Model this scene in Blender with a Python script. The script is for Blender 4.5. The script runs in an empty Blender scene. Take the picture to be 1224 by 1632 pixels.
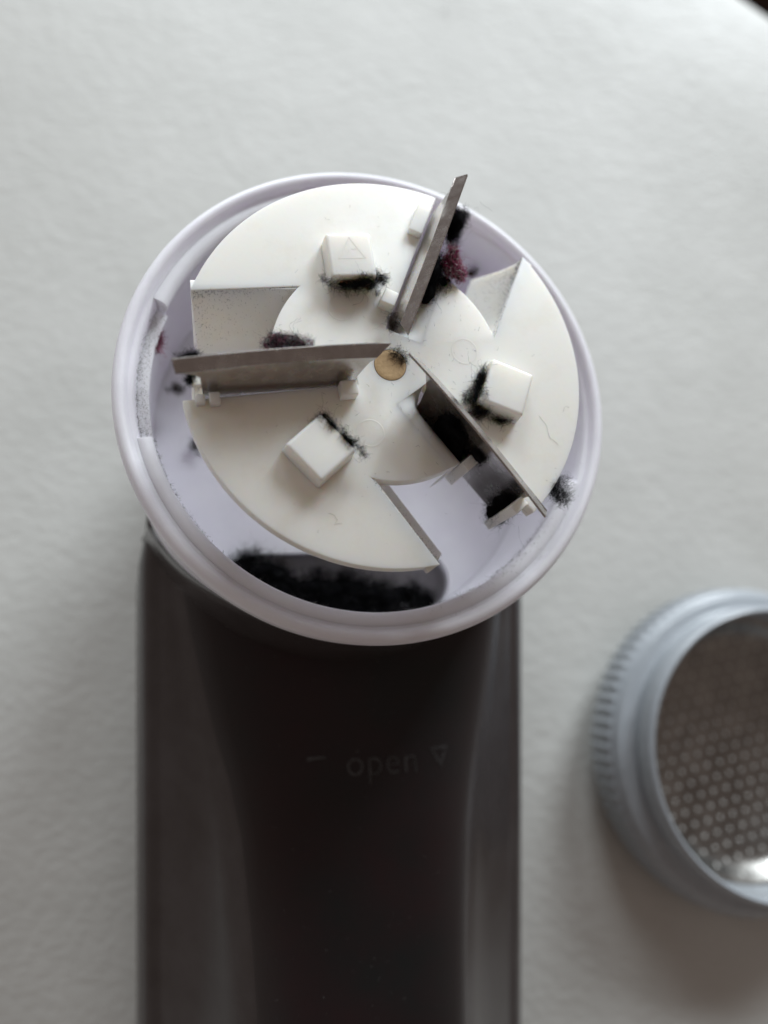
import bpy, bmesh, math, random
import numpy as np
from mathutils import Vector, Matrix, Euler

# All shapes are written in millimetres and scaled to metres when linked.
MM = 0.001
rad = math.radians
scene = bpy.context.scene

# ------------------------------------------------------------------ camera
cam_data = bpy.data.cameras.new('camera')
cam = bpy.data.objects.new('camera', cam_data)
scene.collection.objects.link(cam)
cam.location = Vector((-3.693, -29.784, 124.937)) * MM
cam.rotation_euler = Euler((rad(12.407), rad(-6.684), rad(-1.467)), 'XYZ')
cam_data.sensor_fit = 'VERTICAL'
cam_data.sensor_height = 36.0
cam_data.lens = 27.0
cam_data.clip_start = 0.005
cam_data.clip_end = 20.0
cam_data.dof.use_dof = True
cam_data.dof.focus_distance = 76.0 * MM
cam_data.dof.aperture_fstop = 10.5
scene.camera = cam

# ------------------------------------------------------------------ world, window light and added left fill
world = bpy.data.worlds.new('World')
scene.world = world
world.use_nodes = True
bgn = world.node_tree.nodes['Background']
bgn.inputs['Color'].default_value = (1.0, 0.81, 0.72, 1)
bgn.inputs['Strength'].default_value = 0.155


def window_pane(name, loc, size, power):  # rectangular area lamp, also used for the added left fill
    ld = bpy.data.lights.new(name, 'AREA')
    ld.shape = 'RECTANGLE'
    ld.size, ld.size_y = size
    ld.energy = power
    ld.color = (0.88, 0.95, 1.0)
    lo = bpy.data.objects.new(name, ld)
    scene.collection.objects.link(lo)
    lo.location = loc
    d = Vector((0, 0, 0.03)) - Vector(loc)
    lo.rotation_euler = d.to_track_quat('-Z', 'Y').to_euler()
    return lo


window_pane('window_pane', (-0.03, 0.60, 0.31), (0.23, 0.27), 2.25)
window_pane('window_pane', (0.31, 0.53, 0.31), (0.23, 0.27), 3.9)
window_pane('left_fill', (-0.75, 0.30, 0.30), (0.45, 0.5), 1.15)  # added fill lamp brightening the left rim and upper blade

scene.view_settings.view_transform = 'Standard'
scene.view_settings.look = 'None'
scene.view_settings.exposure = 0.1
scene.view_settings.gamma = 1.0
scene.view_settings.use_curve_mapping = False
scene.cycles.max_bounces = 12
scene.cycles.diffuse_bounces = 6
scene.cycles.use_denoising = True


# ------------------------------------------------------------------ helpers
def link(o, parent=None):
    scene.collection.objects.link(o)
    if parent is not None:
        o.parent = parent
    return o


def tag(o, label=None, cat=None, group=None, kind=None):
    if label:
        o['label'] = label
    if cat:
        o['category'] = cat
    if group:
        o['group'] = group
    if kind:
        o['kind'] = kind
    return o


def mesh_obj(name, verts, faces, mats, parent=None, smooth=40, mat_idx=None):
    me = bpy.data.meshes.new(name)
    v = np.asarray(verts, float) * MM
    me.from_pydata(v.tolist(), [], [tuple(int(i) for i in f) for f in faces])
    if not isinstance(mats, (list, tuple)):
        mats = [mats]
    for m in mats:
        me.materials.append(m)
    if mat_idx is not None:
        me.polygons.foreach_set('material_index', np.asarray(mat_idx, dtype=np.int32))
    bm = bmesh.new()
    bm.from_mesh(me)
    bmesh.ops.recalc_face_normals(bm, faces=bm.faces)
    bm.to_mesh(me)
    bm.free()
    if smooth is not None:
        me.polygons.foreach_set('use_smooth', np.ones(len(me.polygons), dtype=bool))
        me.set_sharp_from_angle(angle=rad(smooth))
    return link(bpy.data.objects.new(name, me), parent)


def bm_obj(name, bm, mats, parent=None, smooth=40):
    bmesh.ops.recalc_face_normals(bm, faces=bm.faces)
    bmesh.ops.scale(bm, vec=(MM, MM, MM), verts=bm.verts)
    me = bpy.data.meshes.new(name)
    bm.to_mesh(me)
    bm.free()
    for m in (mats if isinstance(mats, (list, tuple)) else [mats]):
        me.materials.append(m)
    if smooth is not None:
        me.polygons.foreach_set('use_smooth', np.ones(len(me.polygons), dtype=bool))
        me.set_sharp_from_angle(angle=rad(smooth))
    return link(bpy.data.objects.new(name, me), parent)


def lathe(profile, seg=160, a0=0.0, a1=360.0, closed_profile=False):
    """Verts and faces of a profile [(r, z), ...] turned round z."""
    full = abs(a1 - a0 - 360) < 1e-6
    n = len(profile)
    na = seg if full else seg + 1
    verts = []
    for i in range(na):
        a = rad(a0 + (a1 - a0) * i / seg)
        for r, z in profile:
            verts.append((r * math.cos(a), r * math.sin(a), z))
    faces = []
    m = n if closed_profile else n - 1
    for i in range(seg):
        j = (i + 1) % na
        for k in range(m):
            l = (k + 1) % n
            faces.append((i * n + k, j * n + k, j * n + l, i * n + l))
    if not full and closed_profile:
        faces.append(tuple(range(n)))
        faces.append(tuple((na - 1) * n + k for k in range(n)))
    return verts, faces


def prism(outline, z0, z1):
    n = len(outline)
    verts = [(x, y, z0) for x, y in outline] + [(x, y, z1) for x, y in outline]
    faces = [tuple(range(n))[::-1], tuple(range(n, 2 * n))]
    faces += [(i, (i + 1) % n, n + (i + 1) % n, n + i) for i in range(n)]
    return verts, faces


def bm_from(verts, faces):
    bm = bmesh.new()
    vs = [bm.verts.new(v) for v in verts]
    for f in faces:
        bm.faces.new([vs[i] for i in f])
    return bm


def bevel(bm, width, seg=2, angle=30):
    bm.normal_update()
    es = [e for e in bm.edges if len(e.link_faces) == 2 and e.calc_face_angle(0) > rad(angle)]
    bmesh.ops.bevel(bm, geom=es, offset=width, segments=seg, profile=0.6, affect='EDGES', clamp_overlap=True)


def pol(r, a):
    return (r * math.cos(rad(a)), r * math.sin(rad(a)))


# ------------------------------------------------------------------ materials
def new_mat(name, color, rough=0.5, metal=0.0, sss=0.0, sss_radius=(1.0, 0.6, 0.4), sss_scale=1.5, coat=0.0, ior=1.5, spec=0.5):
    m = bpy.data.materials.new(name)
    m.use_nodes = True
    b = m.node_tree.nodes['Principled BSDF']
    b.inputs['Base Color'].default_value = (*color, 1)
    b.inputs['Roughness'].default_value = rough
    b.inputs['Metallic'].default_value = metal
    b.inputs['IOR'].default_value = ior
    b.inputs['Specular IOR Level'].default_value = spec
    if sss:
        b.inputs['Subsurface Weight'].default_value = sss
        b.inputs['Subsurface Radius'].default_value = sss_radius
        b.inputs['Subsurface Scale'].default_value = sss_scale * MM
    if coat:
        b.inputs['Coat Weight'].default_value = coat
        b.inputs['Coat Roughness'].default_value = 0.12
    return m


def nodes_of(m):
    nt = m.node_tree
    return nt, nt.nodes['Principled BSDF'], nt.nodes.new('ShaderNodeTexCoord')


def add_noise(nt, tc, scale, detail=3, rough=0.55, vec=None):
    n = nt.nodes.new('ShaderNodeTexNoise')
    n.inputs['Scale'].default_value = scale
    n.inputs['Detail'].default_value = detail
    n.inputs['Roughness'].default_value = rough
    nt.links.new(vec if vec is not None else tc.outputs['Object'], n.inputs['Vector'])
    return n


def add_bump(nt, b, height, strength, dist):
    bp = nt.nodes.new('ShaderNodeBump')
    bp.inputs['Strength'].default_value = strength
    bp.inputs['Distance'].default_value = dist
    nt.links.new(height, bp.inputs['Height'])
    nt.links.new(bp.outputs['Normal'], b.inputs['Normal'])
    return bp


def vary_color(nt, b, fac, c0, c1, lo=0.35, hi=0.65):
    r = nt.nodes.new('ShaderNodeValToRGB')
    r.color_ramp.elements[0].position = lo
    r.color_ramp.elements[1].position = hi
    r.color_ramp.elements[0].color = (*c0, 1)
    r.color_ramp.elements[1].color = (*c1, 1)
    nt.links.new(fac, r.inputs['Fac'])
    nt.links.new(r.outputs['Color'], b.inputs['Base Color'])
    return r


def vary_rough(nt, b, fac, lo, hi):
    mr = nt.nodes.new('ShaderNodeMapRange')
    mr.inputs['To Min'].default_value = lo
    mr.inputs['To Max'].default_value = hi
    nt.links.new(fac, mr.inputs['Value'])
    nt.links.new(mr.outputs['Result'], b.inputs['Roughness'])


# off-white leather: two sizes of pebbled grain plus stretched creases
M_leather = new_mat('leather', (0.60, 0.60, 0.57), 0.5)
nt, b, tc = nodes_of(M_leather)
mp = nt.nodes.new('ShaderNodeMapping')
mp.inputs['Rotation'].default_value = (0, 0, rad(35))
mp.inputs['Scale'].default_value = (0.8, 1.15, 1)
nt.links.new(tc.outputs['Object'], mp.inputs['Vector'])
wob = add_noise(nt, tc, 120, 2)
mix = nt.nodes.new('ShaderNodeMixRGB')
mix.blend_type = 'LINEAR_LIGHT'
mix.inputs['Fac'].default_value = 0.0025
nt.links.new(mp.outputs['Vector'], mix.inputs['Color1'])
nt.links.new(wob.outputs['Color'], mix.inputs['Color2'])
vor = nt.nodes.new('ShaderNodeTexVoronoi')
vor.feature = 'F1'
vor.inputs['Scale'].default_value = 640
nt.links.new(mix.outputs['Color'], vor.inputs['Vector'])
n1 = add_noise(nt, tc, 520, 4, 0.6, mp.outputs['Vector'])
n2 = add_noise(nt, tc, 60, 3)
ad = nt.nodes.new('ShaderNodeMath'); ad.operation = 'MULTIPLY_ADD'
nt.links.new(vor.outputs['Distance'], ad.inputs[0]); ad.inputs[1].default_value = -0.8
nt.links.new(n1.outputs['Fac'], ad.inputs[2])
ad2 = nt.nodes.new('ShaderNodeMath'); ad2.operation = 'MULTIPLY_ADD'
nt.links.new(n2.outputs['Fac'], ad2.inputs[0]); ad2.inputs[1].default_value = 0.7
nt.links.new(ad.outputs[0], ad2.inputs[2])
add_bump(nt, b, ad2.outputs[0], 0.18, 0.0006)
vary_color(nt, b, n2.outputs['Fac'], (0.585, 0.585, 0.555), (0.63, 0.63, 0.60))
vary_rough(nt, b, n1.outputs['Fac'], 0.42, 0.6)

M_floor = new_mat('dark_floor', (0.01, 0.005, 0.004), 0.8, spec=0.0)
nt, b, tc = nodes_of(M_floor)
n1 = add_noise(nt, tc, 30, 5)
vary_color(nt, b, n1.outputs['Fac'], (0.008, 0.004, 0.003), (0.014, 0.008, 0.006))

# bluish white housing plastic
M_white = new_mat('white_plastic', (0.80, 0.79, 0.86), 0.38, sss=0.5, sss_radius=(1, .9, 1), sss_scale=2.0)
nt, b, tc = nodes_of(M_white)
n1 = add_noise(nt, tc, 900, 3)
n2 = add_noise(nt, tc, 160, 5, 0.65)
vary_color(nt, b, n2.outputs['Fac'], (0.835, 0.82, 0.885), (0.885, 0.872, 0.935), 0.3, 0.6)
vary_rough(nt, b, n1.outputs['Fac'], 0.3, 0.5)
add_bump(nt, b, n1.outputs['Fac'], 0.08, 0.0001)

# cream acetal of the cutter wheel
M_cream = new_mat('cream_plastic', (0.82, 0.79, 0.70), 0.42, sss=0.6, sss_radius=(1.0, .75, .5), sss_scale=2.2)
nt, b, tc = nodes_of(M_cream)
n1 = add_noise(nt, tc, 2200, 3)
n2 = add_noise(nt, tc, 220, 6, 0.7)
vary_color(nt, b, n2.outputs['Fac'], (0.86, 0.83, 0.762), (0.905, 0.882, 0.826), 0.28, 0.5)
vary_rough(nt, b, n1.outputs['Fac'], 0.36, 0.56)
add_bump(nt, b, n1.outputs['Fac'], 0.1, 0.00008)

M_mark = new_mat('cream_mould_mark', (0.87, 0.85, 0.79), 0.45)

# blade steel, brushed along the blade, with smears
M_steel = new_mat('blade_steel', (0.42, 0.39, 0.38), 0.35, metal=0.95)
nt, b, tc = nodes_of(M_steel)
mp = nt.nodes.new('ShaderNodeMapping')
mp.inputs['Scale'].default_value = (0.12, 1, 1)
nt.links.new(tc.outputs['Object'], mp.inputs['Vector'])
n1 = add_noise(nt, tc, 5000, 3, 0.6, mp.outputs['Vector'])
n2 = add_noise(nt, tc, 500, 5, 0.7)
vary_color(nt, b, n2.outputs['Fac'], (0.40, 0.365, 0.35), (0.55, 0.525, 0.51), 0.3, 0.65)
vary_rough(nt, b, n2.outputs['Fac'], 0.16, 0.36)
add_bump(nt, b, n1.outputs['Fac'], 0.12, 0.00004)

M_brass = new_mat('brass', (0.66, 0.44, 0.20), 0.5, metal=0.25)
nt, b, tc = nodes_of(M_brass)
n1 = add_noise(nt, tc, 2500, 4, 0.7)
vary_color(nt, b, n1.outputs['Fac'], (0.44, 0.29, 0.14), (0.56, 0.39, 0.21), 0.3, 0.62)
add_bump(nt, b, n1.outputs['Fac'], 0.25, 0.00008)


def smoky(name, c0, c1, rough0, rough1, coat=0.3, spec=0.5):
    m = new_mat(name, c0, rough0, coat=coat, spec=spec)
    nt, b, tc = nodes_of(m)
    n1 = add_noise(nt, tc, 140, 5, 0.65)
    n2 = add_noise(nt, tc, 2500, 2)
    vary_color(nt, b, n1.outputs['Fac'], c0, c1, 0.35, 0.65)
    vary_rough(nt, b, n1.outputs['Fac'], rough0, rough1)
    add_bump(nt, b, n2.outputs['Fac'], 0.05, 0.00005)
    return m


M_shell = smoky('smoky_shell', (0.048, 0.040, 0.039), (0.062, 0.054, 0.054), 0.18, 0.3, 0.25)
M_panel = smoky('smoky_panel', (0.009, 0.0085, 0.009), (0.014, 0.0125, 0.0135), 0.30, 0.46, 0.04, 0.3)
nt = M_panel.node_tree
for n_ in nt.nodes:
    if n_.type == 'TEX_NOISE' and n_.inputs['Scale'].default_value < 200:
        n_.inputs['Scale'].default_value = 38
    if n_.type == 'VALTORGB':
        n_.color_ramp.elements[0].color = (0.023, 0.0095, 0.011, 1)
        n_.color_ramp.elements[1].color = (0.0105, 0.0115, 0.012, 1)
M_letter = smoky('letter_relief', (0.012, 0.012, 0.013), (0.055, 0.054, 0.057), 0.18, 0.35)  # fine pale mottling paints glints into the colour of the raised letters
for n_ in M_letter.node_tree.nodes:
    if n_.type == 'TEX_NOISE' and n_.inputs['Scale'].default_value < 200:
        n_.inputs['Scale'].default_value = 700
M_chamber = smoky('chamber_grey', (0.42, 0.41, 0.43), (0.50, 0.49, 0.51), 0.35, 0.5)

M_grey = new_mat('silver_grey_plastic', (0.36, 0.40, 0.44), 0.33, metal=0.0, coat=0.25)
nt, b, tc = nodes_of(M_grey)
n1 = add_noise(nt, tc, 600, 4)
vary_color(nt, b, n1.outputs['Fac'], (0.36, 0.39, 0.42), (0.40, 0.43, 0.46))
vary_rough(nt, b, n1.outputs['Fac'], 0.26, 0.4)

M_foil = new_mat('foil_steel', (0.12, 0.11, 0.10), 0.30, metal=1.0)
nt, b, tc = nodes_of(M_foil)
n1 = add_noise(nt, tc, 300, 4)
vary_color(nt, b, n1.outputs['Fac'], (0.26, 0.252, 0.238), (0.36, 0.35, 0.33))
vary_rough(nt, b, n1.outputs['Fac'], 0.22, 0.4)
M_dimple = new_mat('foil_dimple_steel', (0.62, 0.61, 0.58), 0.5, metal=0.5)


def lint_mat(name, c0, c1):
    m = new_mat(name, c0, 0.9, spec=0.06)
    nt, b, tc = nodes_of(m)
    n1 = add_noise(nt, tc, 900, 3)
    vary_color(nt, b, n1.outputs['Fac'], c0, c1)
    return m


M_lint = lint_mat('black_lint', (0.003, 0.003, 0.0035), (0.010, 0.010, 0.011))
M_grey_lint = lint_mat('grey_lint', (0.10, 0.095, 0.10), (0.22, 0.21, 0.21))
M_brown_lint = lint_mat('brown_lint', (0.05, 0.035, 0.025), (0.12, 0.09, 0.07))
M_pink = lint_mat('pink_lint', (0.30, 0.055, 0.12), (0.46, 0.14, 0.22))
M_pale = lint_mat('pale_lint', (0.5, 0.48, 0.46), (0.62, 0.6, 0.58))

# ------------------------------------------------------------------ leather seat and the floor beyond its edge
rng = np.random.default_rng(7)


def smooth_waves(X, Y):
    z = np.zeros_like(X)
    for i in range(26):
        f = rng.uniform(0.02, 0.12)
        a = rng.uniform(0, 2 * math.pi)
        z += np.sin((X * math.cos(a) + Y * math.sin(a)) * f + rng.uniform(0, 6.28)) * 0.004 / f
    return z


def build_leather():
    # s runs towards the rolled edge in the upper right, q along that edge
    m = np.array([0.593, 0.805]); e = np.array([0.805, -0.593])
    s_flat = np.arange(-331, 135, 2.5)
    R = 8.0
    arc = np.linspace(0, math.pi * 0.62, 26)[1:]
    s = np.concatenate([s_flat, 134 + R * np.sin(arc)])
    dz = np.concatenate([np.zeros(len(s_flat)), -R * (1 - np.cos(arc))])
    s = np.append(s, s[-1] - 20); dz = np.append(dz, dz[-1] - 60)
    q = np.arange(-330, 331, 2.5)
    S, Q = np.meshgrid(s, q, indexing='ij')
    Z = np.repeat(dz[:, None], len(q), 1)
    X = S * m[0] + Q * e[0]; Y = S * m[1] + Q * e[1]
    w = smooth_waves(X, Y)
    d = np.exp(-(X ** 2 + Y ** 2) / (2 * 60 ** 2)) + np.exp(-((X - 71) ** 2 + (Y + 45) ** 2) / (2 * 28 ** 2))
    Z = Z + w * 0.9 * (1 - np.clip(d, 0, 1)) - 0.15
    # the cushion swells a little towards its piped edge
    Z = Z + 2.5 * np.exp(-((S - 134) ** 2) / (2 * 30 ** 2))
    V = np.stack([X, Y, Z], -1).reshape(-1, 3)
    ns, nq = S.shape
    idx = np.arange(ns * nq).reshape(ns, nq)
    F = np.stack([idx[:-1, :-1], idx[1:, :-1], idx[1:, 1:], idx[:-1, 1:]], -1).reshape(-1, 4)
    o = mesh_obj('leather_seat', V, F, M_leather, smooth=180)
    tag(o, 'off white pebbled leather seat under the shaver', kind='structure')


build_leather()
v, f = prism([(-900, -900), (900, -900), (900, 900), (-900, 900)], -310, -300)
tag(mesh_obj('floor', v, f, M_floor, smooth=None), 'dark brown floor beyond the leather edge', kind='structure')

# ------------------------------------------------------------------ fabric shaver
# Local frame: z along the cutter axis, origin on the leather; the rim of the head lies at z = ZR.
ZR = 47.14
shaver = link(bpy.data.objects.new('fabric_shaver', None))
shaver.empty_display_size = 0.01
shaver.rotation_euler = Euler((rad(-0.733), rad(6.499), rad(1.426)), 'XYZ')
tag(shaver, 'fabric shaver with smoky dark body and open white head showing three blades', 'fabric shaver')
M_dev = Matrix.Rotation(0, 4, 'X')
M_dev = shaver.rotation_euler.to_matrix().to_4x4()

# body frame (pitched against the head): x across, y towards the head, z to the front; origin = rim centre
PITCH = math.atan2(0.23, 0.973)


def b2h(x, y, z):
    return (x, y * math.cos(PITCH) - z * math.sin(PITCH), ZR + y * math.sin(PITCH) + z * math.cos(PITCH))


def interp(x, xs, ys):
    return float(np.interp(x, xs, ys))


def sstep(t):
    t = min(1, max(0, t))
    return t * t * (3 - 2 * t)


def panel_half(y):   # half width of the front panel
    return interp(y, [-110, -71, -61, -51, -45, -39, -33, -28, -22, -15, 10], [11.8, 12.5, 13.1, 14.1, 15.4, 17.2, 18.6, 19.7, 20.8, 21.8, 22.5])


def front_z(y):      # front of the body
    return interp(y, [-110, -85, -71, -61, -51, -45, -39, -28, -15, 20], [-1.6, -2.4, -3.9, -5.5, -7.5, -9.3, -11.3, -13.6, -15.4, -17])


def back_z(y):
    return interp(y, [-110, -80, -18, 22], [-24.5, -30.6, -42.8, -46])


# --- body shell loft
ys = [-99.2, -98.6, -97.2, -94.5, -91] + list(np.arange(-87, -30, 3.0)) + list(np.arange(-30, -8, 1.0)) + [-6, -2, 2, 8, 15, 20, 23, 24.5]
V, F = [], []
for y in ys:
    k = 1.0
    if y < -90:
        k = math.sqrt(max(0.0, 1 - ((-90 - y) / 9.3) ** 2)) * 0.35 + 0.65
    if y > -20:
        k = math.sqrt(max(0.02, 1 - ((y + 20) / 46.0) ** 2))
    wp, zf, zb = panel_half(y), front_z(y) - 0.55, back_z(y)
    ze = -23.0
    hw = 26.6
    if y > -24:
        hw = 26.6 - 1.3 * sstep((y + 24) / 10)
    half = [(0, zf), (wp * .35, zf - .05), (wp * .7, zf - .3), (wp * .93, zf - .85), (wp + .25, zf - 1.6),
            (wp + (23.0 - wp) * .30, zf - 1.6 + (-17.9 - zf + 1.6) * .38), (wp + (23.0 - wp) * .65, zf - 1.6 + (-17.9 - zf + 1.6) * .74),
            (23.0, -17.9), (23.6, -18.5), (24.3, -18.6), (25.2, -19.2), (26.1, -20.7), (hw, ze), (hw - .15, ze - 2.5), (hw - 1.6, (ze + zb) / 2 - 2), (hw - 6, zb + 2.2),
            (hw - 12, zb + .4), (0, zb)]
    zc = -20.0
    pts = []
    for x, z in half:
        pts.append((min(x, hw) * k, zc + (z - zc) * (k if y < -20 else 1)))
    loop = pts + [(-x, z) for x, z in pts[-2:0:-1]]
    V += [b2h(x, y, z) for x, z in loop]
nL = len(loop)
for i in range(len(ys) - 1):
    for j in range(nL):
        F.append((i * nL + j, i * nL + (j + 1) % nL, (i + 1) * nL + (j + 1) % nL, (i + 1) * nL + j))
F.append(tuple(range(nL))); F.append(tuple((len(ys) - 1) * nL + j for j in range(nL)))
# inside the head the shell dips under the lint chamber, so that the head stays hollow
V = [(x, y, min(z, ZR - 26)) if math.hypot(x, y) < 24.7 and y > -30 and z > ZR - 40 else (x, y, z) for x, y, z in V]
body = mesh_obj('body_shell', V, F, M_shell, shaver, smooth=50)
body['label'] = 'smoky dark translucent body shell with scooped sides'

# --- front panel, a slightly crowned plate set into the body
V, F = [], []
pys = [-97.0, -96.2, -94] + list(np.arange(-91, -15, 2.0)) + [-14.0]
NP = 31
for y in pys:
    wp, zf = panel_half(y) - .25, front_z(y)
    if y < -92:
        wp -= (-92 - y) * .45
    for i in range(NP):
        t = -1 + 2 * i / (NP - 1)
        drop = 1.25 * abs(t) ** 4
        if i in (0, NP - 1):
            drop = 2.0
        V.append(b2h(wp * t + (0 if 0 < i < NP - 1 else .15 * np.sign(t)), y, zf - drop))
for i in range(len(pys) - 1):
    for j in range(NP - 1):
        F.append((i * NP + j, i * NP + j + 1, (i + 1) * NP + j + 1, (i + 1) * NP + j))
V = [(x, y, min(z, ZR - 26)) if math.hypot(x, y) < 24.7 else (x, y, z) for x, y, z in V]
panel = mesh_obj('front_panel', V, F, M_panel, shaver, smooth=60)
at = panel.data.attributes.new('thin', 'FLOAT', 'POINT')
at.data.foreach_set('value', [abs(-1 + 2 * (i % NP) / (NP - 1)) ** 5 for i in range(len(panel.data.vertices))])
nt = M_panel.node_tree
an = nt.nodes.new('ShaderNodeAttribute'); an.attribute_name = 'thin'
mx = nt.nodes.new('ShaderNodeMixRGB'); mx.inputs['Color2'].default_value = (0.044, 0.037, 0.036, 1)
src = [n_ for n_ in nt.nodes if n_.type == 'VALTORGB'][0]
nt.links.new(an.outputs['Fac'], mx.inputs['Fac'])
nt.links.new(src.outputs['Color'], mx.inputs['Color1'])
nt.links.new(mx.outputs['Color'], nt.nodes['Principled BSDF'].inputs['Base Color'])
panel['label'] = 'near black satin front panel with raised open mark'


# --- raised marks on the panel
def panel_point(px, py):
    """Panel surface point for panel coordinates (x, y) in the body frame."""
    wp = panel_half(py) - .25
    return px, py, front_z(py) - 1.25 * abs(px / wp) ** 4


def mark_mesh(name, verts2, faces, rot, org, thick=0.22):
    c, s = math.cos(rot), math.sin(rot)
    n = len(verts2)
    V = []
    for lift in (0.1, -thick):
        for x, y in verts2:
            X, Y, Z = panel_point(org[0] + x * c - y * s, org[1] + x * s + y * c)
            V.append(b2h(X, Y, Z + lift))
    F = [tuple(f) for f in faces]
    edges = {}
    for f in faces:
        for a, b_ in zip(f, list(f[1:]) + [f[0]]):
            edges[(a, b_)] = True
    for (a, b_) in list(edges):
        if (b_, a) not in edges:
            F.append((a, a + n, b_ + n, b_))
    return mesh_obj(name, V, F, M_letter, panel, smooth=None)


cu = bpy.data.curves.new('open_lettering', 'FONT')
cu.body = 'open'
cu.size = 4.35
cu.resolution_u = 5
cu.space_character = 1.06
cu.offset = -0.055
tmp = bpy.data.objects.new('tmp_text', cu)
scene.collection.objects.link(tmp)
dg = bpy.context.evaluated_depsgraph_get()
tm = bpy.data.meshes.new_from_object(tmp.evaluated_get(dg))
tv = [(p.co.x, p.co.y) for p in tm.vertices]
tf = [tuple(p.vertices) for p in tm.polygons]
bpy.data.objects.remove(tmp)
bpy.data.curves.remove(cu)
bpy.data.meshes.remove(tm)
TX, TY = -1.5, -44.9     # start of the word in the body frame
mark_mesh('open_lettering', tv, tf, rad(-1.0), (TX, TY))
mark_mesh('dash_mark', [(0, 0), (2.3, 0), (2.3, .3), (0, .3)], [(0, 1, 2, 3)], rad(1), (TX - 4.6, TY + 2.05))
o_, i_ = [(0, 2.4), (2.4, 2.4), (1.2, 0)], [(.5, 2.15), (1.9, 2.15), (1.2, .75)]
mark_mesh('arrow_mark', o_ + i_, [(0, 3, 4, 1)[::-1], (1, 4, 5, 2)[::-1], (2, 5, 3, 0)[::-1]], rad(4), (TX + 10.9, TY - .05))

# --- white head: housing ring with rounded rim, groove and inner wall
ring_prof = [(26.2, -27), (26.5, -18), (26.7, -11), (26.9, -6), (27.05, -3.2), (27.2, -1.6), (27.25, -.9), (27.1, -.4), (26.85, -.1), (26.5, 0.0),
             (26.15, -.1), (25.9, -.35), (25.75, -.75), (25.6, -.9), (25.35, -.95), (25.1, -1.2),
             (24.95, -3.0), (24.6, -6.5), (24.3, -12), (24.0, -17.0), (23.9, -22)]
v, f = lathe([(r, z + ZR) for r, z in ring_prof], 200)
ring = mesh_obj('head_ring', v, f, M_white, shaver, smooth=60)
ring['label'] = 'white plastic ring of the open shaver head'

# inner bayonet lips, with the gap where the cap locks in
lip_prof = [(25.45, -1.1), (25.2, -.86), (24.5, -.9), (24.0, -1.15), (23.8, -1.6), (23.85, -2.6), (24.2, -3.1), (25.2, -3.4)]
for a0, a1 in ((193, 337), (84, 157)):
    v, f = lathe([(r, z + ZR) for r, z in lip_prof], int((a1 - a0) / 2), a0, a1, closed_profile=True)
    mesh_obj('locking_lip', v, f, M_white, ring, smooth=50)
v, f = lathe([(r, z + ZR) for r, z in [(25.1, -3.0), (24.2, -3.05), (23.75, -3.3), (23.7, -3.9), (25.0, -4.4)]], 24, 157.5, 192.5, closed_profile=True)
mesh_obj('gap_ledge', v, f, M_white, ring, smooth=50)
# smoky collar of the body rising round the lower side of the white head
V, F = [], []
na = 110
for i in range(na + 1):
    a = 204 + (350 - 204) * i / na
    e = min(1, min(a - 204, 350 - a) / 34)
    top = -17 + 13.2 * sstep(e)
    for k, (r, t) in enumerate(((26.4, .02), (26.95, 0), (27.1, -.03), (27.25, -.3), (27.6, -.65), (28.3, -1))):
        z = top + (top + 24) * t
        V.append((*pol(r - .1 * (1 - e), a), ZR + z))
for i in range(na):
    for k in range(5):
        F.append((i * 6 + k, (i + 1) * 6 + k, (i + 1) * 6 + k + 1, i * 6 + k + 1))
mesh_obj('body_collar', V, F, M_shell, shaver, smooth=60)

# --- floor of the head with the rounded opening into the lint chamber
FZ = ZR - 16.5
HX0, HX1, HY0, HY1, HR = -15.0, 12.2, -22.2, -14.85, 3.6


def rrect(x0, x1, y0, y1, r, n=7):
    pts = []
    for cx, cy, a0 in ((x1 - r, y1 - r, 0), (x0 + r, y1 - r, 90), (x0 + r, y0 + r, 180), (x1 - r, y0 + r, 270)):
        for i in range(n + 1):
            a = rad(a0 + 90 * i / n)
            pts.append((cx + r * math.cos(a), cy + r * math.sin(a)))
    return pts


bm = bmesh.new()
outer = [bm.verts.new((*pol(24.1, i * 3), FZ)) for i in range(120)]
inner = [bm.verts.new((x, y, FZ)) for x, y in rrect(HX0, HX1, HY0, HY1, HR)]
eds = [bm.edges.new((l[i], l[(i + 1) % len(l)])) for l in (outer, inner) for i in range(len(l))]
bmesh.ops.triangle_fill(bm, use_beauty=True, edges=eds)
ie = [e for e in bm.edges if e.verts[0] in inner and e.verts[1] in inner and len(e.link_faces) == 1]
ex = bmesh.ops.extrude_edge_only(bm, edges=ie)
vs = [x for x in ex['geom'] if isinstance(x, bmesh.types.BMVert)]
bmesh.ops.translate(bm, vec=(0, 0, -1.4), verts=vs)
head_floor = bm_obj('head_floor', bm, M_white, shaver, smooth=40)
# grey lint chamber: an open tray below the opening
co = rrect(HX0 - .6, HX1 + .6, HY0 - .6, HY1 + .6, HR + .6)
co = [(x, y) if math.hypot(x, y) < 25 else (x * 25 / math.hypot(x, y), y * 25 / math.hypot(x, y)) for x, y in co]
n = len(co)
V = [(x, y, FZ - 1.2) for x, y in co] + [(x * .98, y, FZ - 2.6) for x, y in co] + [(x * .93, -19 + (y + 19) * .93, FZ - 3.2) for x, y in co]
F = [(k * n + i, k * n + (i + 1) % n, (k + 1) * n + (i + 1) % n, (k + 1) * n + i) for k in range(2) for i in range(n)] + [tuple(range(2 * n, 3 * n))]
ch = mesh_obj('lint_chamber', V, F, M_chamber, shaver, smooth=40)
ch['label'] = 'grey lint chamber seen through the opening in the head'

# --- cutter wheel
WT = ZR + 6.8        # top face
WB = ZR - 0.6        # lower end of hub and ramps
PH = 67.6            # direction of the first blade
R_OUT, R_HUB = 20.6, 12.0
E_OUT, E_IN = 40.7, 18.0     # angles of the ramp edge at the outer and hub radius


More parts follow.
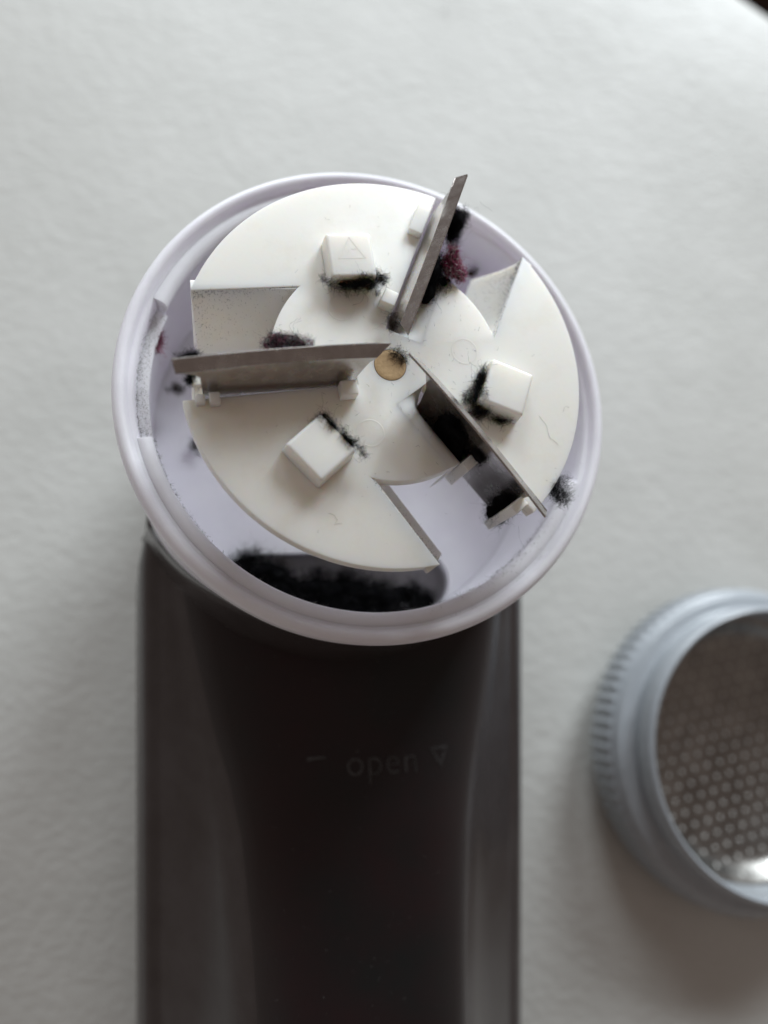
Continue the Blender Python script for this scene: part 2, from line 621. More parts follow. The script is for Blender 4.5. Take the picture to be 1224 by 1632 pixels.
def rot2(p, a):
    c, s = math.cos(rad(a)), math.sin(rad(a))
    return (p[0] * c - p[1] * s, p[0] * s + p[1] * c)


REC = 3.7            # width of the sloping recess on the clockwise side of each blade
REC_IN = 3.6         # it starts this far from the axis
B_PL = 1.5           # plane of the blade plate


def bl(along, off):
    a = rad(PH)
    return (along * math.cos(a) - off * math.sin(a), along * math.sin(a) + off * math.cos(a))


outline = []
edge_off = B_PL - REC
pa = bl(math.sqrt(R_OUT ** 2 - (B_PL + .25) ** 2), B_PL + .25)
aa = math.degrees(math.atan2(pa[1], pa[0]))
ph_ = bl(math.sqrt(R_HUB ** 2 - edge_off ** 2), edge_off)
ah = math.degrees(math.atan2(ph_[1], ph_[0]))
for k in range(3):
    sec = [pol(R_OUT, aa + (E_OUT + 120 - aa) * i / 36) for i in range(37)]
    sec += [rot2(pol(R_HUB, E_IN + (ah - E_IN) * i / 16), 120) for i in range(17)]
    sec += [rot2(bl(REC_IN + .0, edge_off), 120), rot2(bl(REC_IN, B_PL + .25), 120)]
    outline += [rot2(p, 120 * k) for p in sec]
v, f = prism(outline, WT - 1.9, WT)
bm = bm_from(v, f)
bm.normal_update()


def in_recess(co):
    for k in range(3):
        x, y = rot2((co.x, co.y), -120 * k - PH)
        if REC_IN - .1 < x < R_HUB - .3 and edge_off - .05 < y < B_PL + .1:
            return True
    return False


es = [e for e in bm.edges if len(e.link_faces) == 2 and e.calc_face_angle(0) > rad(25) and not any(in_recess(q.co) for q in e.verts)]
bmesh.ops.bevel(bm, geom=es, offset=.16, segments=2, profile=.6, affect='EDGES', clamp_overlap=True)
bmesh.ops.triangulate(bm, faces=[x for x in bm.faces if len(x.verts) > 4])
wheel = bm_obj('cutter_wheel', bm, M_cream, shaver, smooth=30)
wheel['label'] = 'cream plastic cutter wheel carrying three steel blades'
v, f = lathe([(3.4, WT - .5), (3.4, WB), (0, WB)], 60)
mesh_obj('hub', v, f, M_cream, wheel)
for k in range(3):
    V, F = [], []
    NA_, NO_ = 14, 12
    for i in range(NA_ + 1):
        for j in range(NO_ + 1):
            off = edge_off + (B_PL - edge_off) * j / NO_
            r_end = math.sqrt(R_HUB ** 2 - off ** 2)
            al = REC_IN + (r_end - REC_IN) * i / NA_
            t = j / NO_
            dep = 6.3 * t ** 2.2 * sstep((al - REC_IN) / 2.0 + .25 * t)
            V.append((*rot2(bl(al, off), 120 * k), WT - dep))
    n1_ = NO_ + 1
    F = [(i * n1_ + j, i * n1_ + j + 1, (i + 1) * n1_ + j + 1, (i + 1) * n1_ + j) for i in range(NA_) for j in range(NO_)]
    base = len(V)
    for j in range(n1_):
        x, y, z = V[NA_ * n1_ + j]
        V.append((x, y, WB))
    F += [(NA_ * n1_ + j, NA_ * n1_ + j + 1, base + j + 1, base + j) for j in range(NO_)]
    mesh_obj('hub_recess', V, F, M_cream, wheel, smooth=50)
v, f = lathe([(1.62, WT - 1), (1.62, WT + .02), (1.55, WT + .045), (1.2, WT + .05), (0, WT + .05)], 40)
gv, gf = lathe([(1.6, WT + .012), (1.67, WT + .012)], 40)
mesh_obj('shaft_gap', gv, gf, M_brown_lint, wheel, smooth=None)
sh = mesh_obj('shaft_end', v, f, M_brass, wheel, smooth=50)
sh['label'] = 'round brass shaft end in the centre of the wheel'

# faint round ejector marks moulded into the hub
for a in (128.5, 13.5, 251.5):
    x0, y0 = pol(7.6 if a != 13.5 else 8.2, a)
    v, f = lathe([(1.2, WT - .02), (1.3, WT + .008), (1.42, WT + .008), (1.52, WT - .02)], 40)
    mesh_obj('ejector_mark', [(x + x0, y + y0, z) for x, y, z in v], f, M_mark, wheel, smooth=80)

# ramps below the trailing edge of each segment
for k in range(3):
    P1, P2 = pol(R_OUT - .12, E_OUT), pol(R_HUB - 1.2, E_IN - 5)
    ed = Vector((P1[0] - P2[0], P1[1] - P2[1])).normalized()
    nrm = Vector((-ed.y, ed.x))          # into the notch, counter-clockwise
    run = 3.4
    V = []
    zs = [(WT - .12, -.08), (WT - 1.6, .15), (WT - 3.8, 1.2), (WB, run)]
    for z, off in zs:
        for P, sh_ in ((P1, -.09 * (off)), (P2, 0)):
            V.append((P[0] + nrm.x * off + ed.x * sh_, P[1] + nrm.y * off + ed.y * sh_, z))
    for z, off in zs:
        for P in (P1, P2):
            V.append((P[0] + nrm.x * (off - 1.3), P[1] + nrm.y * (off - 1.3), z - .35))
    F = []
    for i in range(3):
        F.append((2 * i, 2 * i + 1, 2 * i + 3, 2 * i + 2))
        F.append((8 + 2 * i, 8 + 2 * i + 1, 8 + 2 * i + 3, 8 + 2 * i + 2))
        F.append((2 * i, 2 * i + 2, 8 + 2 * i + 2, 8 + 2 * i))
        F.append((2 * i + 1, 2 * i + 3, 8 + 2 * i + 3, 8 + 2 * i + 1))
    F.append((0, 1, 9, 8)); F.append((6, 7, 15, 14))
    V = [(*rot2((x, y), 120 * k), z) for x, y, z in V]
    mesh_obj('ramp', V, F, M_cream, wheel, smooth=50)


def rounded_box(name, cx, cy, rotz, sx, sy, z0, z1, bw, mat, parent, taper=0.0):
    V = []
    for z, t in ((z0, taper), (z1, 0)):
        for x, y in ((-sx / 2 - t, -sy / 2 - t), (sx / 2 + t, -sy / 2 - t), (sx / 2 + t, sy / 2 + t), (-sx / 2 - t, sy / 2 + t)):
            X, Y = rot2((x, y), rotz)
            V.append((cx + X, cy + Y, z))
    bm = bm_from(V, [(0, 1, 2, 3), (4, 5, 6, 7), (0, 1, 5, 4), (1, 2, 6, 5), (2, 3, 7, 6), (3, 0, 4, 7)])
    bmesh.ops.recalc_face_normals(bm, faces=bm.faces)
    bevel(bm, bw, 3)
    return bm_obj(name, bm, mat, parent, smooth=35)


# three square posts
POSTS = [(*pol(11.4, 110.0), 6.0), (*pol(11.8, -13.2), -20.5), (*pol(12.1, -129.0), -137.5)]
posts = [rounded_box('post', x, y, a, 4.6, 4.75, WT - .2, ZR + 8.9, .34, M_cream, wheel, .15) for x, y, a in POSTS]
posts[0]['label'] = 'square post with a moulded triangle mark'


# moulded triangle mark on the first post
def stroke(p, q, w):
    d = Vector((q[0] - p[0], q[1] - p[1])).normalized() * w / 2
    nn = Vector((-d.y, d.x))
    return [(p[0] + nn.x - d.x, p[1] + nn.y - d.y), (p[0] - nn.x - d.x, p[1] - nn.y - d.y), (q[0] - nn.x + d.x, q[1] - nn.y + d.y), (q[0] + nn.x + d.x, q[1] + nn.y + d.y)]


V, F = [], []
tri = [(-1.35, -.75), (1.35, -.75), (0, 1.5)]
strokes = [(tri[0], tri[1]), (tri[1], tri[2]), (tri[2], tri[0]), ((-.4, -.3), (-.2, .15)), ((.1, .25), (.55, .25))]
for p, q in strokes:
    s4 = stroke(p, q, .1)
    n0 = len(V)
    for z in (-.05, .012):
        for x, y in s4:
            X, Y = rot2((x, y), POSTS[0][2])
            V.append((POSTS[0][0] + X, POSTS[0][1] + .35 + Y, ZR + 8.9 + z))
    F += [tuple(n0 + i for i in q_) for q_ in ((4, 5, 6, 7), (0, 1, 5, 4), (1, 2, 6, 5), (2, 3, 7, 6), (3, 0, 4, 7))]
mesh_obj('triangle_mark', V, F, M_mark, wheel, smooth=None)


# blades: plate through the wheel with a cutting flange that leans clockwise
def blade_bm(a):
    """x = along the blade, y = counter-clockwise side, z up."""
    rows = [   # (z, y, r_in, r_out)
        (ZR - 0.1, B_PL, 4.5, 18.2),
        (ZR + 4.0, B_PL, 4.4, 18.4),
        (ZR + 7.0, B_PL - .05, 4.1, 18.6),
        (ZR + 9.6, 1.1, 3.3, 18.8),
        (ZR + 10.5, .95, 3.0, 19.2),
        (ZR + 10.9, .88, 2.6, 20.8),
        (ZR + 11.15, .83, 2.4, 20.9),
        (ZR + 12.1, -.1, 1.1, 21.1),
    ]
    N = 15
    bm = bmesh.new()
    grid = []
    for z, y, r0, r1 in rows:
        row = []
        for i in range(N):
            t = i / (N - 1)
            zz = z
            if z > ZR + 10.2:
                zz -= .8 * (max(0, t - .35) / .65) ** 2 * (1 if z > ZR + 11 else .6) + .35 * max(0, 1 - 3 * t) ** 2
            row.append(bm.verts.new((r0 + (r1 - r0) * t, y, zz)))
        grid.append(row)
    fs = []
    for i in range(len(rows) - 1):
        for j in range(N - 1):
            fs.append(bm.faces.new((grid[i][j], grid[i][j + 1], grid[i + 1][j + 1], grid[i + 1][j])))
    bmesh.ops.recalc_face_normals(bm, faces=bm.faces)
    bmesh.ops.solidify(bm, geom=fs, thickness=0.2)
    bmesh.ops.rotate(bm, cent=(0, 0, 0), matrix=Matrix.Rotation(rad(a), 3, 'Z'), verts=bm.verts)
    return bm


BLADE_LABEL = ['steel blade standing up past the far rim', 'steel blade pointing left with a brown sheen', 'steel blade with black lint packed against it']
for k, a in enumerate((67.6, 186.9, 308.4)):
    bl = bm_obj('blade', blade_bm(a), M_steel, wheel, smooth=25)
    bl['label'] = BLADE_LABEL[k]
    # cream clips: two on the counter-clockwise side, two ribs on the clockwise side
    clips = ([(16.6, 1.5, 3.4, .9), (6.2, 1.5, 1.6, 1.5)], [(17.6, 1.1, 1.0, 1.1), (18.9, .9, .9, .8), (4.9, 1.5, 1.7, 1.5)], [(7.2, .9, .9, .45)])[k]
    for r, w, l, zt in clips:
        x, y = rot2((r, B_PL + .3 + w / 2), a)
        rounded_box('blade_clip', x, y, a, l, w, WT - 1.5, WT + zt, .2, M_cream, wheel)
    for r, l, z0, z1 in ((12.6, 1.1, ZR + .3, ZR + 6.0), (18.9, 1.0, ZR + 0.4, ZR + 8.0)):
        x, y = rot2((r, B_PL - .35 - .9), a)
        rounded_box('blade_rib', x, y, a, l, 1.7, z0, z1, .15, M_cream, wheel)

# ------------------------------------------------------------------ lint
def fibres(starts, dirs, nseg, step, curl, radius, rs):
    """Thin three-sided tubes following curly random walks. Returns verts, faces."""
    N = len(starts)
    P = np.zeros((N, nseg + 1, 3)); D = np.zeros_like(P)
    d = dirs / np.linalg.norm(dirs, axis=1, keepdims=True)
    bend = rs.normal(size=(N, 3)) * curl
    p = starts.copy()
    st = step * rs.uniform(.5, 1.4, size=(N, 1))
    for k in range(nseg + 1):
        P[:, k] = p; D[:, k] = d
        bend = .6 * bend + .8 * rs.normal(size=(N, 3)) * curl
        d = d + bend
        d /= np.linalg.norm(d, axis=1, keepdims=True)
        p = p + d * st
    ref = np.array([.31, .52, .79])
    U = np.cross(D, ref); U /= np.linalg.norm(U, axis=2, keepdims=True) + 1e-9
    W = np.cross(D, U)
    taper = np.linspace(1, .55, nseg + 1)[None, :, None]
    rr = radius * rs.uniform(.6, 1.3, size=(N, 1, 1)) * taper
    ring3 = [P + rr * (U * math.cos(t) + W * math.sin(t)) for t in (0, 2.094, 4.189)]
    V = np.stack(ring3, 2)                      # N, nseg+1, 3, 3
    idx = np.arange(N * (nseg + 1) * 3).reshape(N, nseg + 1, 3)
    faces = []
    for t in range(3):
        u = (t + 1) % 3
        faces.append(np.stack([idx[:, :-1, t], idx[:, 1:, t], idx[:, 1:, u], idx[:, :-1, u]], -1).reshape(-1, 4))
    return V.reshape(-1, 3), np.concatenate(faces)


def blob(center, axes, R, rs, sub=3, rough=.28):
    bm = bmesh.new()
    bmesh.ops.create_icosphere(bm, subdivisions=sub, radius=1)
    V = np.array([v.co[:] for v in bm.verts])
    F = [[v.index for v in f.verts] for f in bm.faces]
    bm.free()
    ph = rs.uniform(0, 6.28, size=(8, 1)); k = rs.normal(size=(8, 3)) * 3.2
    nz = np.sin(k @ V.T + ph).sum(0) / 8 + rs.normal(size=len(V)) * .12
    V = V * (1 + rough * nz)[:, None] * np.array(axes)
    return V @ R.T + np.array(center), F


def rot_from(xdir, zdir=(0, 0, 1)):
    x = np.array(xdir, float); x /= np.linalg.norm(x)
    z = np.array(zdir, float); z -= x * (z @ x); z /= np.linalg.norm(z)
    return np.stack([x, np.cross(z, x), z], 1)


def lint(name, label, blobs, n, step=.11, nseg=7, curl=.95, radius=.010, core=.72, seed=1, mats=None, mix=None, cat='lint', group=None, spread=1.0, zmin=None, kind=None, core_min=0):
    """blobs: (centre, axes, xdir). Fibres start in each ellipsoid; a dense dark core fills it."""
    rs = np.random.default_rng(seed)
    mats = mats or [M_lint]
    VV, FF, MI = [], [], []
    off = 0
    if core > 0:
        for c, ax, xd in blobs:
            if core_min and ax[1] < core_min:
                continue
            v, f = blob(c, [a * core for a in ax], rot_from(xd), rs, 3, .35)
            VV.append(v); FF += [[i + off for i in q] for q in f]; MI += [0] * len(f); off += len(v)
    tufts = []
    for c, ax, xd in blobs:
        R = rot_from(xd)
        tufts.append((c, [a * .8 for a in ax], xd))
        for _ in range(5):
            q = rs.normal(size=3) * .55 * np.array(ax)
            k = rs.uniform(.3, .65)
            tufts.append((tuple(R @ q + np.array(c)), [max(a * k, .12) for a in ax], (xd[0] + rs.normal() * .4, xd[1] + rs.normal() * .4, 0)))
    vol = np.array([b_[1][0] * b_[1][1] * b_[1][2] for b_ in tufts]) ** .55
    cnt = np.maximum(12, (n * 3.4 * vol / vol.sum()).astype(int))
    for (c, ax, xd), m in zip(tufts, cnt):
        R = rot_from(xd)
        dirn = rs.normal(size=(m, 3)); dirn /= np.linalg.norm(dirn, axis=1, keepdims=True)
        rr = rs.uniform(.3 if core < .7 else .85, 1.0 if core < .7 else 1.2, size=(m, 1)) ** .6 * spread * np.where(rs.uniform(size=(m, 1)) < .08, 1.5, 1)
        s = (dirn * rr * np.array(ax)) @ R.T + np.array(c)
        d = (dirn / np.array(ax)) @ R.T
        d = d / np.linalg.norm(d, axis=1, keepdims=True) * .12 + rs.normal(size=(m, 3)) * .7
        v, f = fibres(s, d, nseg, step, curl, radius, rs)
        if zmin is not None:
            v[:, 2] = np.maximum(v[:, 2], zmin + rs.uniform(0, .03, len(v)))
        VV.append(v); FF += (f + off).tolist()
        if mix is not None:
            pick = rs.choice(len(mats), size=m, p=mix)
            MI += np.tile(np.repeat(pick, nseg), 3).tolist()
        else:
            MI += [0] * len(f)
        off += len(v)
    # a few long stray threads
    ns = max(4, n // 28)
    pk = rs.integers(0, len(blobs), ns)
    s = np.array([np.array(blobs[i][0]) + rot_from(blobs[i][2]) @ (rs.normal(size=3) * .6 * np.array(blobs[i][1])) for i in pk])
    v, f = fibres(s, rs.normal(size=(ns, 3)), 12, .19, .5, .0095, rs)
    if zmin is not None:
        v[:, 2] = np.maximum(v[:, 2], zmin)
    VV.append(v); FF += (f + off).tolist(); MI += [0] * len(f)
    V = np.concatenate(VV)
    me = bpy.data.meshes.new(name)
    me.from_pydata((V * MM).tolist(), [], FF)
    for mt in mats:
        me.materials.append(mt)
    me.polygons.foreach_set('material_index', np.asarray(MI, dtype=np.int32))
    me.polygons.foreach_set('use_smooth', np.ones(len(me.polygons), dtype=bool))
    o = link(bpy.data.objects.new(name, me))
    o.matrix_world = M_dev
    tag(o, label, cat, group, kind)
    return o


Z = ZR
p1, p2, p3 = POSTS
BD3 = (.62, -.78, 0)
BD1 = (.38, .92, 0)
lint('lint_clump', 'black fuzzy lint along the lower edge of the post with the triangle mark',
     [((p1[0] - .9, p1[1] - 2.75, Z + 7.9), (1.6, .42, .75), (1, .1, 0)), ((p1[0] + 1.2, p1[1] - 2.6, Z + 8.1), (1.6, .75, .9), (1, .1, 0)), ((p1[0] + 2.6, p1[1] - 1.9, Z + 7.9), (.7, .75, .9), (1, .6, 0))],
     1200, core=.25, seed=11, spread=1.25)
lint('lint_clump', 'black lint hugging the left side of the rightmost post',
     [((p2[0] - 2.3, p2[1] + 1.4, Z + 8.0), (1.4, .4, .9), (.35, 1, 0)), ((p2[0] - 3.1, p2[1] - .7, Z + 7.8), (1.6, .8, .9), (.25, 1, 0)), ((p2[0] - 2.6, p2[1] - 2.3, Z + 7.5), (1.0, .5, .6), (1, -.1, 0)), ((p2[0] - .8, p2[1] - 2.9, Z + 7.2), (1.0, .15, .3), (1, -.2, 0))],
     1200, core=.25, seed=12, spread=1.25)
lint('lint_clump', 'thin black lint strip along the upper right edge of the lower left post',
     [((p3[0] + 1.1, p3[1] + 2.2, Z + 8.7), (1.1, .25, .45), (.75, -.66, 0)), ((p3[0] + 2.5, p3[1] + .8, Z + 8.6), (1.4, .28, .5), (.68, -.75, 0)), ((p3[0] + .1, p3[1] + 2.9, Z + 8.6), (.8, .25, .4), (.9, .3, 0))],
     620, core=.4, seed=13, curl=1.0)
lint('lint_clump', 'dense black lint block packed on the lower right blade near the hub',
     [((6.3, -6.5, Z + 4.8), (2.1, .8, 3.1), BD3), ((5.9, -7.1, Z + 3.2), (1.9, 1.0, 2.2), BD3), ((6.9, -7.6, Z + 3.6), (1.7, .9, 2.6), BD3), ((6.0, -6.0, Z + 6.2), (1.5, .5, 1.6), BD3), ((8.6, -9.2, Z + 6.2), (.9, .3, 1.0), BD3)],
     1900, core=.92, seed=14)
lint('lint_clump', 'black lint plug at the outer end of the lower right blade',
     [((11.9, -13.7, Z + 4.2), (1.3, .7, 2.0), BD3), ((11.7, -14.3, Z + 2.2), (1.3, .8, 1.7), BD3)],
     900, core=.85, seed=15)
lint('lint_clump', 'black lint behind the upper blade next to the rim',
     [((8.0, 16.2, Z + 7.0), (1.7, .9, 2.2), BD1)], 1000, core=.8, seed=16)
lint('lint_clump', 'black lint mass behind the middle of the upper blade below the pink tuft',
     [((5.3, 10.5, Z + 6.5), (2.2, 1.1, 2.2), BD1), ((4.6, 8.3, Z + 6.6), (1.7, 1.0, 1.7), BD1), ((6.4, 9.7, Z + 5.8), (1.3, 1.0, 1.5), (.6, .8, 0))],
     1800, core=.75, seed=17)
lint('pink_lint_tuft', 'bright pink lint tuft on the black lint beside the upper blade',
     [((7.1, 11.2, Z + 7.7), (1.3, .75, .8), (-.3, 1, 0))], 900, core=.45, seed=18, mats=[M_pink, M_pale, M_lint], mix=[.66, .22, .12], cat='lint', radius=.028)
lint('lint_clump', 'grey and black lint with a hint of pink behind the left blade',
     [((-11.5, 1.4, Z + 8.0), (1.5, .55, 1.0), (1, .1, 0)), ((-9.6, 1.2, Z + 8.1), (1.3, .55, 1.0), (1, -.2, 0))],
     1000, core=.0, seed=19, mats=[M_lint, M_pink, M_grey_lint], mix=[.66, .14, .2])
lint('lint_clump', 'small black lint wisp at the outer tip of the left blade',
     [((-19.2, -2.5, Z + 8.2), (.6, .5, .9), (1, .1, 0)), ((-19.4, -.3, Z + 7.6), (1.1, .35, .5), (1, .1, 0))], 420, core=.0, seed=20)
lint('lint_clump', 'loose black lint ball on the rim at the right',
     [((17.4, -12.3, Z + 6.0), (1.3, .95, .9), (.6, .8, 0))], 560, core=.0, seed=21, curl=.8, spread=1.35)
lint('lint_clump', 'brown lint smudge on the small clip beside the shaft',
     [((.05, 3.9, Z + 8.2), (.5, .6, .3), (1, 1, 0))], 170, core=0, seed=22, mats=[M_brown_lint, M_lint], mix=[.6, .4])
lint('lint_clump', 'fine dark fibres curled round the brass shaft end',
     [((.9, .75, WT + .2), (1.0, .7, .12), (.7, -.7, 0))], 80, step=.14, core=0, seed=23, mats=[M_brown_lint, M_lint], mix=[.55, .45], zmin=WT + .05)
# big pile in the chamber: its ragged crest runs from the left corner down to the right
pile = []
rp = np.random.default_rng(5)
crest = [(-14.3, -15.8), (-12.5, -15.5), (-10.5, -16.0), (-8.6, -17.4), (-6.7, -18.2), (-3.5, -17.9), (-.6, -18.0), (2.4, -19.2), (6.4, -19.3), (8.6, -20.0), (10.3, -20.8)]
for i in range(30):
    x = -14.0 + 24.6 * i / 29
    yc = interp(x, [c[0] for c in crest], [c[1] for c in crest])
    hz = FZ + (1.9 if x < -9 else .7) - .8 * max(0, x - 4) / 6
    pile.append(((x, yc - 1.3 + rp.uniform(-.5, .4), hz + rp.uniform(-.4, .3)), (1.6, 1.2, 1.3), (1, rp.uniform(-.5, .5), 0)))
    pile.append(((x, yc - 3.4, hz - .4), (2.2, 1.8, 1.5), (1, rp.uniform(-.3, .3), 0)))
for i in range(34):
    x = rp.uniform(-14.2, 10.5)
    yc = interp(x, [c[0] for c in crest], [c[1] for c in crest])
    hz = FZ + (2.0 if x < -9 else .8)
    pile.append(((x, yc - .1 + rp.uniform(-.3, .5), hz + rp.uniform(-.2, .5)), (.45 + rp.uniform(0, .5), .7, .6), (1, rp.uniform(-1, 1), 0)))
pile = [q for q in pile if math.hypot(q[0][0], q[0][1]) < 23.2]
lint('lint_pile', 'large black lint heap filling the chamber opening at the bottom of the head', pile, 4600, step=.2, core=.8, core_min=1.0, seed=24, radius=.015, curl=.65, nseg=7, spread=1.2,
     mats=[M_lint, M_grey_lint], mix=[.97, .03])
# small deep bits
lint('lint_speck', 'blurred dark lint spot deep in the head left of the left blade', [((-21.2, 4.6, FZ + 3.5), (.8, .7, .6), (1, 0, 0))], 160, core=.3, seed=25, mats=[M_brown_lint, M_grey_lint, M_lint], mix=[.3, .3, .4])
lint('lint_speck', 'dark lint spot on the head floor under the wheel edge at the left', [((-19.0, -1.6, FZ + .8), (.4, .9, .5), (1, .4, 0))], 120, core=.3, seed=26, mats=[M_brown_lint, M_grey_lint, M_lint], mix=[.3, .3, .4])
lint('lint_speck', 'brownish lint spot on the inner wall seen through the upper right notch', [((14.6, 18.6, Z - 6.0), (.9, .6, .8), (1, 0, 0)), ((12.3, 20.3, Z - 6.0), (1.2, .5, .8), (1, -.4, 0))], 160, core=.5, seed=27, mats=[M_brown_lint, M_lint], mix=[.7, .3])
lint('pink_lint_tuft', 'dusky pink lint tuft in the locking gap at the left of the rim', [((-23.0, 6.4, Z - 4.2), (1.0, .7, .8), (0, 1, 0))], 340, core=.3, seed=28, mats=[M_pink, M_brown_lint, M_lint], mix=[.55, .25, .2])




def strand(label, pts, radius=.010, mat=None):
    # one loose fibre lying on the wheel, tube along the points
    V, F = [], []
    m = len(pts)
    for i, p in enumerate(pts):
        a_, b_ = np.array(pts[max(i - 1, 0)]), np.array(pts[min(i + 1, m - 1)])
        d = (b_ - a_) / np.linalg.norm(b_ - a_)
        u = np.cross(d, (0, 0, 1)); u /= np.linalg.norm(u); w = np.cross(d, u)
        for t in range(5):
            th = t * 2 * math.pi / 5
            V.append(tuple(np.array(p) + radius * (u * math.cos(th) + w * math.sin(th))))
    F = [(i * 5 + t, (i + 1) * 5 + t, (i + 1) * 5 + (t + 1) % 5, i * 5 + (t + 1) % 5) for i in range(m - 1) for t in range(5)]
    o = mesh_obj('loose_fibre', V, F, mat or M_brown_lint, smooth=180)
    o.matrix_world = M_dev
    tag(o, label, 'fibre')


strand('long thin fibre kinked on the wheel at the right', [(15.6, -4.9, WT + .02), (15.9, -5.4, WT + .03), (16.3, -5.9, WT + .02), (16.35, -6.6, WT + .05), (16.5, -7.3, WT + .02), (16.9, -7.5, WT + .02), (17.4, -8.0, WT + .02)])
strand('short curled fibre on the wheel near the lower edge', [(-6.8, -15.2, WT + .02), (-6.3, -15.4, WT + .04), (-6.0, -15.9, WT + .03), (-6.3, -16.3, WT + .02), (-5.6, -16.2, WT + .02)])
strand('small arched fibre on the wheel close to the right rim', [(19.1, -3.9, WT + .02), (18.8, -3.7, WT + .03), (18.5, -3.9, WT + .03), (18.35, -4.4, WT + .02)], .008)

o = lint('lint_speck', 'small dark lint speck on the leather near the top edge', [((26.2, 97.9, .6), (1.0, .5, .3), (1, .4, 0))], 60, core=.0, seed=40, mats=[M_grey_lint, M_lint], mix=[.5, .5])
o.matrix_world = Matrix.Identity(4)

# --- dust of loose short fibres over wheel, ramps and rim
def dust(name, label, pts, n_seg, step, radius, mats, mix, seed, flat=True):
    rs = np.random.default_rng(seed)
    d = rs.normal(size=pts.shape)
    if flat:
        d[:, 2] *= .15
    v, f = fibres(pts, d, n_seg, step, .4, radius, rs)
    me = bpy.data.meshes.new(name)
    me.from_pydata((v * MM).tolist(), [], f.tolist())
    for mt in mats:
        me.materials.append(mt)
    pick = rs.choice(len(mats), size=len(pts), p=mix)
    me.polygons.foreach_set('material_index', np.tile(np.repeat(pick, n_seg), 3).astype(np.int32))
    o = link(bpy.data.objects.new(name, me))
    o.matrix_world = M_dev
    tag(o, label, 'lint', kind='stuff')
    return o


rs = np.random.default_rng(3)
# on the wheel top, denser near the hub
N = 260
r_ = rs.uniform(2, 20, N) * rs.uniform(.4, 1, N) ** .5
a_ = rs.uniform(0, 2 * math.pi, N)
P = np.stack([r_ * np.cos(a_), r_ * np.sin(a_), np.full(N, WT + .03)], 1)
dust('wheel_dust', 'sparse short dark fibres scattered on the cream wheel', P, 3, .12, .012, [M_brown_lint, M_grey_lint, M_lint], [.4, .4, .2], 31)
# on the ramps
allp = []
for k in range(3):
    P1, P2 = pol(R_OUT, E_OUT), pol(R_HUB, E_IN)
    ed = Vector((P1[0] - P2[0], P1[1] - P2[1])).normalized(); nrm = Vector((-ed.y, ed.x))
    for i in range(1700):
        t = rs.uniform(.02, .98); q = abs(rs.normal() * .42)
        q = min(q, 1)
        off = float(np.interp(q, [0, .2, .48, 1], [.0, .15, 1.2, 3.4])) + .03
        z = float(np.interp(q, [0, .2, .48, 1], [WT - .12, WT - 1.6, WT - 3.8, WB])) + .02
        x = P2[0] + (P1[0] - P2[0]) * t + nrm.x * off; y = P2[1] + (P1[1] - P2[1]) * t + nrm.y * off
        allp.append((*rot2((x, y), 120 * k), z))
dust('ramp_dust', 'brownish dust of tiny fibres on the sloping ramps of the wheel', np.array(allp), 2, .12, .015, [M_brown_lint, M_grey_lint, M_lint], [.5, .35, .15], 32, flat=False)
# specks on the dark panel
N = 520
yy = -24 - 50 * rs.uniform(0, 1, N) ** 1.8; xx = rs.normal(size=N) * 7
pp = []
for x, y in zip(xx, yy):
    if abs(x) < panel_half(y) - 1:
        X, Y, Zp = panel_point(x, y)
        pp.append(b2h(X, Y, Zp + .03))
pp = [p for p in pp if math.hypot(p[0], p[1]) > 28]
dust('panel_dust', 'sparse pale lint specks on the dark front panel', np.array(pp), 2, .07, .012, [M_grey_lint, M_pale], [.8, .2], 34)
# in the locking gap and along the lower rim
allp = []
for i in range(620):
    a = 158 + 35 * rs.uniform(0, 1) ** .8
    if i % 3:
        allp.append((*pol(rs.uniform(23.8, 24.95), a), Z - 3.0 + abs(rs.normal()) * .1))
    else:
        allp.append((*pol(24.9, a), Z + rs.uniform(-3.0, -1.4)))
for i in range(900):
    a = rs.choice([rs.uniform(193, 222), rs.normal(305, 12), rs.uniform(215, 330)]); 
    allp.append((*pol(rs.uniform(23.6, 24.0), a), Z - rs.uniform(1.5, 2.6)))
for i in range(420):
    a = rs.normal(308, 11)
    allp.append((*pol(rs.uniform(23.6, 26.6), a), Z - 1.0 + rs.uniform(-.1, .1)))
dust('rim_dust', 'grey and dark lint dust caught along the inside of the rim', np.array(allp), 3, .12, .014, [M_brown_lint, M_grey_lint, M_lint, M_pale], [.2, .4, .12, .28], 33, flat=False)

# ------------------------------------------------------------------ foil cap standing open end up
cap = link(bpy.data.objects.new('foil_cap', None))
cap.empty_display_size = 0.01
cap.location = (67.9 * MM, -41.7 * MM, 1.1 * MM)
cap.rotation_euler = Euler((rad(2.5), rad(4.0), rad(10)), 'XYZ')
cap.scale = (0.975, 0.975, 0.975)
tag(cap, 'silver grey screw cap with ribbed grip and perforated foil, open end up', 'shaver cap')
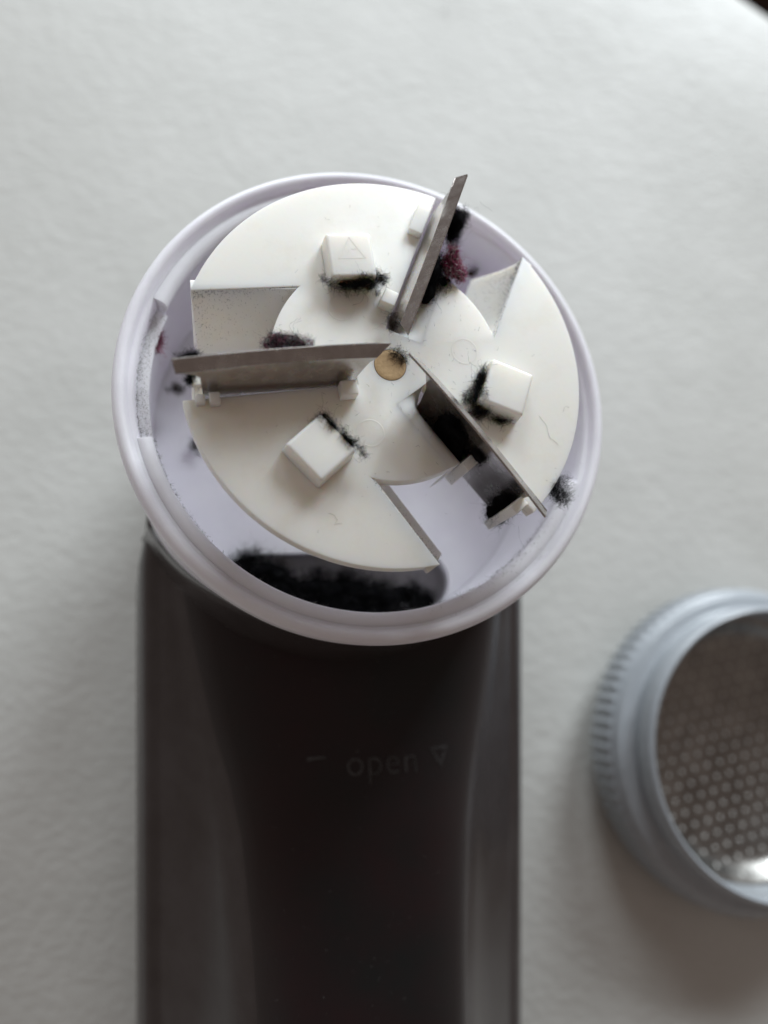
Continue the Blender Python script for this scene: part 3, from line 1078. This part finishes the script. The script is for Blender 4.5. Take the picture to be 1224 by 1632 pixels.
# ribbed grip ring
NR = 84
V, F = [], []
prof = [(24.2, .2, 0), (25.1, .35, 0), (25.5, .8, 1), (25.6, 3.0, 1), (25.4, 5.6, 1), (25.1, 6.1, 0), (24.7, 6.35, 0)]
na = NR * 4
for i in range(na):
    a = 2 * math.pi * i / na
    rib = (.2, .2, -.24, -.24)[i % 4]
    for r, z, g in prof:
        V.append(((r + rib * g) * math.cos(a), (r + rib * g) * math.sin(a), z))
n = len(prof)
for i in range(na):
    j = (i + 1) % na
    for k in range(n - 1):
        F.append((i * n + k, j * n + k, j * n + k + 1, i * n + k + 1))
g = mesh_obj('grip_ring', V, F, M_grey, cap, smooth=35)
neck = [(24.8, 6.2), (24.6, 6.9), (24.2, 7.3), (23.7, 7.4), (22.6, 7.5), (22.1, 7.8), (22.05, 9.0), (22.2, 9.3), (22.3, 9.8), (22.25, 12.0), (22.0, 12.6), (21.6, 12.8), (21.3, 12.65),
        (21.15, 12.1), (21.1, 8.5), (21.1, 5.5), (21.0, 4.4), (20.8, 4.2)]
v, f = lathe(neck, 160)
mesh_obj('neck_ring', v, f, M_grey, cap, smooth=50)
foil_prof = [(21.2, 4.6), (20.4, 4.3), (19.6, 3.4), (18.6, 2.3), (17.2, 1.6), (15.5, 1.35), (8, 1.2), (0, 1.2)]
v, f = lathe(foil_prof, 120)
foil = mesh_obj('shaving_foil', v, f, M_foil, cap, smooth=60)
foil['label'] = 'dark perforated steel shaving foil inside the cap'
V, F = [], []
frs = sorted((r, z) for r, z in foil_prof)


def foil_z(r):
    return float(np.interp(r, [p[0] for p in frs], [p[1] for p in frs]))


pitch = 2.4
rows = int(20 / (pitch * .866)) + 1
for iy in range(-rows, rows + 1):
    for ix in range(-11, 12):
        x = (ix + (.5 if iy % 2 else 0)) * pitch; y = iy * pitch * .866
        r = math.hypot(x, y)
        if r > 19.8:
            continue
        z = foil_z(r)
        sl = (foil_z(min(r + .1, 21)) - foil_z(max(r - .1, 0))) / .2
        nx, ny = (x / r, y / r) if r > 1e-6 else (1, 0)
        n0 = len(V)
        for rr, hh in ((.33, -.02), (.2, .12)):
            for k in range(8):
                a = k * math.pi / 4
                dx, dy = rr * math.cos(a), rr * math.sin(a)
                V.append((x + dx, y + dy, z + hh + sl * (dx * nx + dy * ny)))
        F += [(n0 + k, n0 + (k + 1) % 8, n0 + 8 + (k + 1) % 8, n0 + 8 + k) for k in range(8)]
        F.append(tuple(n0 + 8 + k for k in range(8)))
dm = mesh_obj('foil_dimples', V, F, M_dimple, cap, smooth=None)
dm['kind'] = 'stuff'
